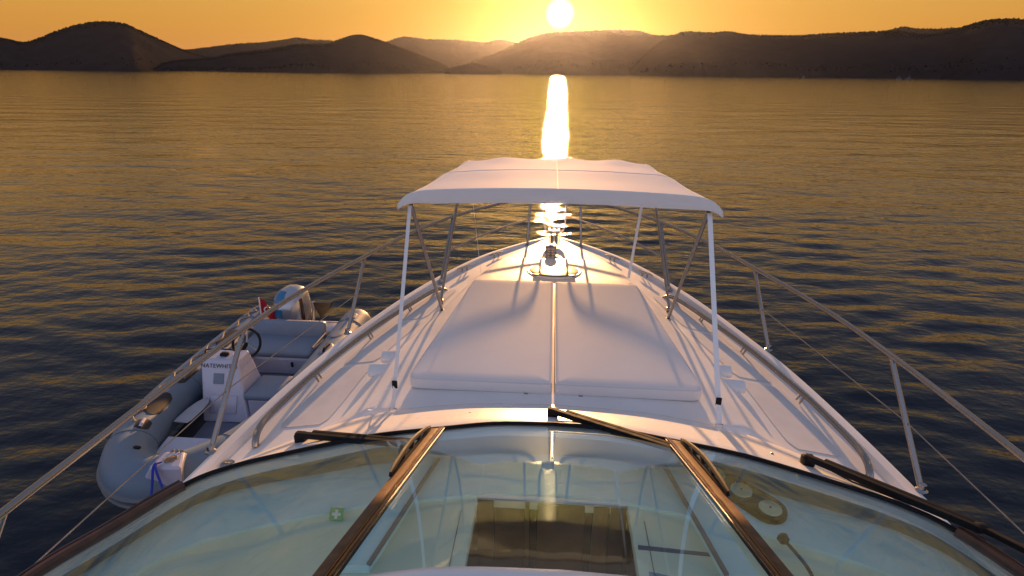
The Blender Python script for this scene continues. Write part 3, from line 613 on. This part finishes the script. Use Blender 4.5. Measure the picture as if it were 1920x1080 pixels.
def valance(fn, name, n_drop=7, depth=.10, bulge=(0, -.012, 0), ends=.03):
    G = []
    for q in np.linspace(-1, 1, 65):
        p = fn(q); dd = depth*(1-ends*abs(q)**8); G.append([p+np.array(bulge)*math.sin(PI*.5*s)+np.array([0, 0, -dd*s])+np.array([0, .004*fbm(q*6, s*2, 2, 2), 0])*s for s in np.linspace(0, 1, n_drop)])
    return MB().grid(G).build(name, M_canvas, canopy, sharp=180)
valance(lambda q: can(q, 0), 'aft_valance', ends=.55)
valance(lambda q: can(q, 1), 'front_valance', bulge=(0, .012, 0), ends=.5)
for s_ in (-1, 1): valance(lambda q, s_=s_: can(s_, .5+.5*q), 'side_valance', depth=.055, bulge=(s_*.012, 0, 0), ends=.2)
MB().tube([can(0, v)+np.array([0, 0, .003]) for v in VV], .0028, 6).build('seam', M_strap, canopy)
MB().tube([can(u, .5)+np.array([0, 0, .002]) for u in U], .0025, 6).build('seam', M_strap, canopy)
for u_ in (-.9, .9): MB().tube([can(u_, v)+np.array([0, 0, .002]) for v in VV], .0025, 6).build('seam', M_strap, canopy)
MB().tube([can(u, .012)+np.array([0, 0, .002]) for u in U], .0035, 6).build('seam', M_strap, canopy)
for v in (.02, .5, .98): MB().tube([can(u, v)-np.array([0, 0, .022]) for u in np.linspace(-.985, .985, 40)], .0125, 8).build('bow_tube', M_steel, bim)
for s_ in (-1, 1):
    o_ = -.015
    MB().tube([(s_*1.14, 5.20, 2.02), (s_*1.115+o_, 4.16, 3.345)], .0155, 10).build('leg', M_dsteel, bim)
    MB().tube([(s_*1.24, 5.66, 1.95), (s_*1.14+o_, 6.88, 3.20)], .0155, 10).build('leg', M_dsteel, bim)
    for x, y, z in ((1.14, 5.20, 1.995), (1.24, 5.66, 1.915)):
        MB().rbox((s_*x, y, z), (.05, .06, .05), .01).build('hinge_foot', M_dsteel, bim)
def strap(a, b, w, name, parent, twist=0.):
    a, b = np.array(a), np.array(b); G = []
    for q in np.linspace(0, 1, 12):
        p = a*(1-q)+b*q; an = twist; d = np.array([math.cos(an), math.sin(an), 0])*w/2; n = np.array([-math.sin(an), math.cos(an), 0])*.0015
        G.append([p-d-n, p+d-n, p+d+n, p-d+n])
    return MB().loft(G).build(name, M_strap, parent, sharp=30)
for s_ in (-1, 1):
    a = (s_*1.10, 3.23, 2.13); b = (s_*1.12-.015, 4.14, 3.34)
    sp = strap(a, b, .036 if s_ > 0 else .03, 'aft_strap', bim, .15 if s_ > 0 else .8)
    q = .1 if s_ > 0 else .11; p = np.array(a)*(1-q)+np.array(b)*q
    MB().rbox(p+[0, -.008, 0], (.038, .016, .06), .006).build('buckle', M_blk, sp)
    MB().tube([np.array(a)+[-.022, 0, 0], np.array(a)+[-.024, -.01, -.03], np.array(a)+[.024, -.01, -.03], np.array(a)+[.022, 0, 0]], .0035, 6, closed=True).build('strap_ring', M_steel, sp)
    strap((s_*.855, 6.14, 2.09), (s_*1.10, 6.96, 3.22), .032, 'front_strap', bim, .2 if s_ > 0 else 1.72)
P = crom([(-1.11, 3.32, 2.25), (-1.16, 3.3, 2.23), (-1.20, 3.27, 2.16), (-1.24, 3.25, 2.10), (-1.28, 3.24, 2.10)], 5); G = []
for i, p in enumerate(P): G.append([p+[0, -.011, .006], p+[0, .011, -.006], p+[0, .012, -.004], p+[0, -.010, .008]])
MB().loft(G).build('strap_tail', M_strap, bim)
MB().bar((1.07, 3.215, 2.112), (1.25, 3.15, 2.11), .045, .006).build('anchor_pad', M_gel, bim)

# ------------------------------------------------------------------ tender alongside
tdr = empty('inflatable_tender', (-3.95, 6.0, 0), 'grey inflatable tender with white console lying alongside the yacht', 'tender')
TP = [(-3.17, 8.40, .43), (-3.17, 8.28, .43), (-3.17, 8.1, .43), (-3.16, 7.6, .43), (-3.13, 6.6, .44), (-3.13, 5.7, .46), (-3.22, 4.95, .49), (-3.45, 4.40, .53), (-3.85, 4.14, .55), (-4.27, 4.38, .53), (-4.54, 4.95, .49), (-4.68, 5.7, .46), (-4.74, 6.6, .44), (-4.77, 7.6, .43), (-4.77, 8.1, .43), (-4.77, 8.28, .43), (-4.77, 8.40, .43)]
TC = crom(TP, 8); TR = np.full(len(TC), .245); ne = 16
for i in range(ne+1): q = i/ne; TR[i] = TR[-1-i] = .05+.195*math.sin(q*PI/2)
tube = MB().tube(TC, TR, 24).build('inflatable_tube', M_tube, tdr)
Tt = np.gradient(TC, axis=0); Tt /= np.linalg.norm(Tt, axis=1)[:, None]; TN = np.cross(Tt, [0, 0, 1.])   # points outwards or inwards
sgn = np.sign(((TC-np.array([-3.95, 6.3, .5]))*TN).sum(1))[:, None]; TN = TN*sgn
for dz, rr in ((-.02, .034), (-.10, .026)):
    MB().tube((TC+TN*(TR[:, None]*.985)+np.array([0, 0, dz]))[14:-14], rr, 8).build('rubbing_band', M_band, tube)
def tpt(i, th, r=1.0):
    i0 = int(i); u = i-i0; c = TC[i0]*(1-u)+TC[min(i0+1, len(TC)-1)]*u; n = TN[i0]; rr = TR[i0]; return c+(n*math.cos(th)+np.array([0, 0, 1.])*math.sin(th))*rr*r
def patch(i0, i1, t0, t1, m, name, parent, h=.006):
    a = []; 
    for i in np.linspace(i0, i1, 9):
        q = abs(2*(i-i0)/(i1-i0)-1); sh_ = (1-q**4)**.25 if q < 1 else .3; sh_ = max(sh_, .35); tm, hd = (t0+t1)/2, (t1-t0)/2*sh_
        a.append([tpt(i, tm+hd*w, 1+(h/.245)*(1 if abs(w) < .99 else .2)) for w in np.linspace(-1, 1, 9)])
    return MB().grid(a).build(name, m, parent, sharp=60)
n_t = len(TC)
for i0, i1, t0, t1, hd in ((76.5, 79.0, 1.75, 2.35, 1), (80.3, 85.5, 1.65, 2.4, 0), (88, 92, 1.7, 2.25, 1), (97, 101, 1.6, 2.3, 0), (111, 115, 1.5, 2.1, 1)):
    pt = patch(i0, i1, t0, t1, M_patch, 'wear_patch', tube)
    if hd:
        im = (i0+i1)/2; P = [tpt(im-.9, 2.0, 1.03), tpt(im-.6, 2.0, 1.12), tpt(im+.6, 2.0, 1.12), tpt(im+.9, 2.0, 1.03)]
        MB().tube(P, .018, 8).build('grab_handle', M_tgel, pt)
for i0, i1, t0, t1, hd in ((18, 21.5, 1.2, 1.8, 1), (23, 28, 1.2, 2.1, 0), (29.5, 32, 1.2, 1.8, 1)):
    pt = patch(i0, i1, t0, t1, M_tcush, 'wear_patch', tube)
    if hd:
        im = (i0+i1)/2; P = [tpt(im-.9, 1.5, 1.03), tpt(im-.6, 1.5, 1.16), tpt(im+.6, 1.5, 1.16), tpt(im+.9, 1.5, 1.03)]
        MB().tube(P, .018, 8).build('grab_handle', M_blk, pt)
# seams, valves and a lifeline on the tubes
for i in (22, 38, 52, 76, 90, 106):
    MB().tube([tpt(i, q, 1.004) for q in np.linspace(0, 2*PI, 40, endpoint=False)], .006, 6, closed=True).build('tube_seam', M_band, tube)
for i, th in ((70, 2.0), (104, 2.2), (35, 1.2)): MB().lathe([(.035, 0), (.035, .01), (.02, .016)], tpt(i, th, 1.0), 14, tuple(tpt(i, th, 2.)-tpt(i, th, 1.))).build('air_valve', M_blk, tube)
LP = []
for k in range(12):
    i = 78+k*3.4; LP.append(tpt(i, 1.72, 1.04)); LP.append(tpt(i+1.7, 1.45, 1.06))
MB().tube(crom(LP, 4), .009, 6).build('lifeline', M_cord, tube)
# hull and floor
fl = [(-3.30, 7.75), (-3.28, 6.4), (-3.32, 5.2), (-3.55, 4.6), (-3.87, 4.42), (-4.18, 4.6), (-4.44, 5.2), (-4.58, 6.4), (-4.62, 7.75)]
G = [[(x, y, .22) for x, y in fl], [(x, y, .12) for x, y in fl], [(-3.93+(x+3.93)*.6, y*1.0+.1*(y < 5), -.05) for x, y in fl], [(-3.93+(x+3.93)*.08, y+.35*(y < 5), -.2) for x, y in fl]]
MB().loft(G).build('tender_hull', M_tgel, tdr)
MB().prism([(-4.10, 4.75), (-3.45, 4.75), (-3.33, 5.5), (-3.33, 7.7), (-4.12, 7.7), (-4.22, 5.6)], .222, .245).build('floor_board', M_floor, tdr)
MB().prism([(-4.14, 4.75), (-4.44, 5.25), (-4.56, 6.4), (-4.58, 7.7), (-4.14, 7.7), (-4.24, 5.6)], .2222, .228).build('bilge_gutter', M_dark, tdr)
MB().prism([(-4.15, 4.55), (-3.45, 4.55), (-3.42, 4.9), (-4.2, 4.9)], .25, .50).build('bow_step', M_tgel, tdr)
# bow locker
def A(x, y, z): return Vector(atz(x, y, z))
q1, q2, q3, q4 = A(312, 847, .84), A(346, 847, .84), A(339, 877, .84), A(280, 877, .84); b1, b2 = A(258, 908, .66), A(339, 908, .66)
bot = [(-4.08, 4.48, .58), (-3.62, 4.5, .58), (b2.x, b2.y, .62), (b1.x, b1.y, .62)]
bl = MB().add([tuple(v) for v in (q1, q2, q3, q4)]+bot, [(0, 1, 2, 3), (0, 4, 5, 1), (1, 5, 6, 2), (2, 6, 7, 3), (3, 7, 4, 0), (7, 6, 5, 4)]).build('bow_locker', M_tgel, tdr, smooth=False)
bvm = bl.modifiers.new('bevel', 'BEVEL'); bvm.width = .02; bvm.segments = 2
for q in (.3, .55, .8): MB().rbox(q1*(1-q)+q2*q+Vector((0, .01, .0)), (.03, .03, .03), .006).build('locker_hinge', M_dsteel, bl)
mid = q1*.25+q2*.25+q3*.25+q4*.25
kn = []
for q in np.linspace(0, 5*PI, 40): kn.append((mid.x+.055*math.cos(q)*(1-.1*q/PI)+.01, mid.y+.045*math.sin(q*1.1), mid.z+.012+.006*math.sin(q*2.3)))
coil = MB().tube(kn, .007, 6).build('rope_coil', M_cord, None); tag(coil, 'small tan rope coil on the tender bow locker', 'rope')
ropes = MB()
for ex in (268, 312):
    a = np.array(A(298 if ex == 268 else 302, 866, .86)); e = np.array(atz(ex, 985, .45)); ropes.tube(crom([a, a+[0, -.08, .0], (a+e)/2+[0, 0, -.01], e], 8), .011, 8)
ln = ropes.build('mooring_line', M_rope, None); tag(ln, 'blue mooring line hanging in two strands over the tender bow', 'rope')
# console
def loft_box(mb, base, top, z0, z1, mids=()):
    (x0, x1, y0, y1), (u0, u1, v0, v1) = base, top
    return mb.add([(x0, y0, z0), (x1, y0, z0), (x1, y1, z0), (x0, y1, z0), (u0, v0, z1), (u1, v0, z1), (u1, v1, z1), (u0, v1, z1)], [(3, 2, 1, 0), (4, 5, 6, 7), (0, 1, 5, 4), (1, 2, 6, 5), (2, 3, 7, 6), (3, 0, 4, 7)])
def bevel(o, w, seg=2):
    m = o.modifiers.new('bevel', 'BEVEL'); m.width = w; m.segments = seg; m.limit_method = 'ANGLE'; return o
con = bevel(loft_box(MB(), (-4.25, -3.66, 5.55, 6.15), (-4.33, -3.86, 5.86, 6.14), .245, .95).build('steering_console', M_tgel, tdr, smooth=False), .025, 3)
fy = Vector((0, .31, .705)).normalized(); fn_ = Vector((0, -.705, .31)).normalized()
bevel(MB().rbox(Vector((-4.08, 5.765, .735))+fn_*.004, (.13, .012, .13), .0, Matrix((Vector((1, 0, 0)), -fn_, fy)).transposed()).build('inspection_plate', M_tcush, con), .004)
MB().rbox(Vector((-4.0, 5.64, .45))+fn_*.004, (.34, .012, .22), .01, Matrix((Vector((1, 0, 0)), -fn_, fy)).transposed()).build('console_door', M_tgel, con)
MB().rbox((-4.08, 5.97, .965), (.10, .08, .05), .02).build('compass', M_blk, con)
MB().tube(crom([(-4.30, 5.92, .95), (-4.29, 5.93, 1.03), (-4.2, 5.94, 1.05), (-3.98, 5.94, 1.05), (-3.90, 5.93, 1.03), (-3.885, 5.92, .95)], 5), .009, 8).build('console_rail', M_blk, con)
wc = Vector((-3.96, 6.28, .97)); ax1 = Vector((1, 0, 0)); ax2 = Vector((0, .45, .89)).normalized()
wh = MB().tube([wc+(ax1*math.cos(q)+ax2*math.sin(q))*.185 for q in np.linspace(0, 2*PI, 32, endpoint=False)], .018, 8, closed=True).build('steering_wheel', M_blk, con)
for q in (PI/2, PI*7/6, PI*11/6): MB().tube([wc, wc+(ax1*math.cos(q)+ax2*math.sin(q))*.18], .012, 6).build('spoke', M_dsteel, wh)
MB().tube([wc, (-3.98, 6.12, .86)], .025, 10).build('wheel_column', M_blk, wh)
cu = bpy.data.curves.new('lettering', 'FONT'); cu.body = 'NATEWHITES'; cu.size = .072; cu.extrude = .0015; cu.align_x = 'CENTER'; cu.space_character = 1.08
to = bpy.data.objects.new('lettering_curve', cu); COL.objects.link(to); bpy.context.view_layer.update()
me = bpy.data.meshes.new_from_object(to); bpy.data.objects.remove(to)
org = Vector((-4.085, 5.55+.31*.865, .245+.705*.865))+fn_*.004
me.transform(Matrix(((1, fy.x, fn_.x, org.x), (0, fy.y, fn_.y, org.y), (0, fy.z, fn_.z, org.z), (0, 0, 0, 1)))); me.transform(Matrix.Translation(-Vector(WL[tdr.name])))
me.materials.clear(); me.materials.append(M_blkgl); lt = bpy.data.objects.new('lettering', me); COL.objects.link(lt); lt.parent = con; lt['label'] = 'black lettering NATEWHITES'
# jockey seat right of the console
js = bevel(loft_box(MB(), (-3.68, -3.28, 5.62, 6.1), (-3.70, -3.30, 5.66, 6.1), .245, .52).build('jockey_seat', M_tgel, tdr, smooth=False), .02, 2)
MB().rbox((-3.50, 5.87, .57), (.44, .50, .09), .035, seg=3).build('seat_cushion', M_tcush, js)
MB().rbox((-3.44, 5.645, .46), (.02, .02, .06), .005).build('latch', M_blk, js)
# rear bench
be = bevel(loft_box(MB(), (-4.42, -3.38, 6.75, 7.45), (-4.42, -3.38, 6.72, 7.45), .245, .52).build('rear_bench', M_tgel, tdr, smooth=False), .025, 2)
MB().rbox((-3.90, 7.0, .565), (1.10, .55, .10), .04, seg=3).build('seat_cushion', M_tcush, be)
MB().rbox((-3.90, 7.34, .66), (1.10, .15, .30), .05, Matrix.Rotation(-.25, 3, 'X'), seg=3).build('back_cushion', M_tcush, be)
for x in (-3.62,): MB().rbox((x, 6.715, .43), (.03, .02, .075), .006).build('latch', M_blk, be)
MB().tube([(-4.46, 7.28, .66), (-4.46, 7.0, .66)], .014, 8).tube([(-3.335, 7.28, .66), (-3.335, 6.8, .66)], .014, 8).build('seat_rail', M_dsteel, be)
tsm = MB().rbox((-3.96, 7.80, .40), (1.32, .12, .40), .03).build('transom', M_tgel, tdr)
for x in (-3.40, -4.52): MB().rbox((x, 7.66, .54), (.26, .34, .12), .03).build('transom_step', M_tgel, tsm)
# outboard
eng = empty('outboard_engine', (0, 0, 0)); eng.parent = tdr; WL[eng.name] = WL[tdr.name]
EC = np.array([-4.18, 8.05, .36]); rings = []
for zf, rx, ry, oy in ((0, .13, .18, .0), (.05, .19, .27, .0), (.2, .215, .31, .01), (.38, .21, .31, .02), (.5, .19, .28, .03), (.57, .15, .22, .04), (.615, .08, .12, .05), (.63, .02, .03, .05)):
    rings.append([EC+[1.2*rx*np.sign(math.cos(q))*abs(math.cos(q))**.75, oy+ry*np.sign(math.sin(q))*abs(math.sin(q))**.75, zf*1.12] for q in np.linspace(0, 2*PI, 32, endpoint=False)])
cow = MB().loft(rings).build('cowling', M_silver, eng, sharp=60)
def cowl_strip(q0, q1, z0, z1, m, name, h=.005):
    G = []
    for z in np.linspace(z0, z1, 8):
        row = []
        for q in np.linspace(q0, q1, 10):
            zs = [0, .05, .2, .38, .5, .57, .615]; rx = 1.2*np.interp(z, zs, [.13, .19, .215, .21, .19, .15, .08])+h; ry = np.interp(z, zs, [.18, .27, .31, .31, .28, .22, .12])+h; oy = np.interp(z, zs, [0, 0, .01, .02, .03, .04, .05])
            row.append(EC+[rx*np.sign(math.cos(q))*abs(math.cos(q))**.75, oy+ry*np.sign(math.sin(q))*abs(math.sin(q))**.75, z*1.12+h*.5])
        G.append(row)
    return MB().grid(G).build(name, m, cow)
cowl_strip(1.12*PI, 1.5*PI, .46, .6, M_cblue, 'blue_panel'); cowl_strip(1.12*PI, 1.48*PI, .26, .38, M_cblue, 'blue_stripe')
cowl_strip(1.30*PI, 1.44*PI, .10, .145, M_yel, 'yellow_sticker', .006); cowl_strip(1.82*PI, 1.9*PI, .12, .5, M_dkb, 'dark_side_mark', .006)
MB().rbox(EC+[.0, .02, -.05], (.28, .36, .12), .03).build('engine_tray', M_blk, eng)
MB().rbox(EC+[.0, .05, -.35], (.13, .22, .6), .03).build('drive_leg', M_silver, eng)
br = MB().tube(crom([EC+[.26, .05, -.02], EC+[.30, .08, .15], EC+[.31, .10, .34], EC+[.30, .12, .42]], 5), .028, 10).build('tilt_bracket', M_silver, eng)
MB().add([EC+[.32, .06, .42], EC+[.62, .10, .42], EC+[.56, .12, .30], EC+[.40, .12, .12], EC+[.32, .16, .42], EC+[.62, .18, .42], EC+[.56, .2, .30], EC+[.40, .2, .12]], [(0, 1, 2, 3), (7, 6, 5, 4), (0, 4, 5, 1), (1, 5, 6, 2), (2, 6, 7, 3), (3, 7, 4, 0)]).build('black_fin', M_blkgl, eng, smooth=False)
MB().tube(crom([EC+[.20, -.1, .05], EC+[.30, -.12, .1], EC+[.38, -.08, .0], EC+[.28, -.1, -.12], EC+[.15, -.2, -.12]], 6), .014, 8).build('control_cable', M_blk, eng)
# flag
fp = MB().tube([(-4.55, 7.75, .50), (-4.56, 7.78, .98)], .01, 8).build('flag_staff', M_white, tdr)
G = []
for u in np.linspace(0, 1, 12): G.append([(-4.55+.22*u, 7.78+.04*math.sin(u*7), .97-.24*u*.8-.30*w*(1-.35*u)) for w in np.linspace(0, 1, 8)])
fg = MB().grid(G).build('flag', M_red, fp, sharp=180)
cr = []
for q in np.linspace(.5, 2*PI-.5, 18): cr.append((-4.45+.045*math.cos(q), 7.78-.006, .78+.045*math.sin(q)))
MB().tube(cr, [.003]+[.010]*16+[.003], 6).build('crescent', M_white, fg)
# oar
oar_e = empty('paddle', tuple(atz(345, 778, .5)), 'grey paddle lying inside the tender beside its console', 'paddle')
a, b = np.array(atz(338, 792, .50)), np.array(atz(440, 700, .52)); dv = b-a; L = np.linalg.norm(dv); dv /= L; sd = np.cross(dv, [0, 0, 1.]); sd /= np.linalg.norm(sd)
G = []
for q, w in ((0, .085), (.06, .10), (.25, .10), (.38, .075), (.46, .03)): p = a+dv*L*q; G.append([p-sd*w, p+np.array([0, 0, .012]), p+sd*w, p-np.array([0, 0, .008])])
MB().loft(G).build('paddle_blade', M_alu, oar_e); MB().tube([a+dv*L*.42, b+dv*.5], .014, 8).build('paddle_shaft', M_alu, oar_e)

# ------------------------------------------------------------------ far boats
M_far = mat('far_hull', (.09, .09, .10), .6, spec=.1)
def far_boat(px_, py_, L, label, heading, dark=False):
    p = atz(px_, py_, 0); root = empty('far_boat', (p[0], p[1], 0), label, 'boat', 'small boats near the far shores')
    c, s = math.cos(heading), math.sin(heading)
    def T(x, y, z): return (p[0]+c*x-s*y, p[1]+s*x+c*y, z)
    G = []
    for q, w, sheer in ((-.5, .75, 1.0), (-.2, 1.0, .95), (.15, .95, 1.05), (.38, .55, 1.25), (.5, .06, 1.45)):
        G.append([T(q*L, w*L*.16, sheer), T(q*L*.96, w*L*.12, -.3), T(q*L*.96, -w*L*.12, -.3), T(q*L, -w*L*.16, sheer)])
    MB().loft(G).build('hull', M_far if not dark else M_blkgl, root, sharp=40)
    G = [[T(x, y, z) for x, y in ((-.22*L, .1*L), (.15*L*k, .08*L), (.15*L*k, -.08*L), (-.22*L, -.1*L))] for z, k in ((.9, 1), (2.2, .7), (2.35, .6))]
    MB().loft(G).build('cabin', M_far if not dark else M_dkb, root, sharp=40)
    MB().tube([T(-.05*L, 0, 2.2), T(-.08*L, 0, 2.2+L*.3)], .06, 6).build('mast', M_dsteel, root)
far_boat(1502, 145.5, 9, 'dark small boat off the middle of the right range', .3, True)
far_boat(1302, 141.5, 9, 'dark small boat right of the hill under the sun', .1, True)
far_boat(1312, 140.8, 9, 'white small boat beside the dark one near the sunlit hill', 3.0)
far_boat(1685, 148.0, 6, 'white boat, left of the pair under the right range', .2)
far_boat(1703, 148.2, 6, 'white boat, right of the pair under the right range', 2.9)
far_boat(535, 134.6, 10, 'white boat anchored below the dark wooded headland', .2)
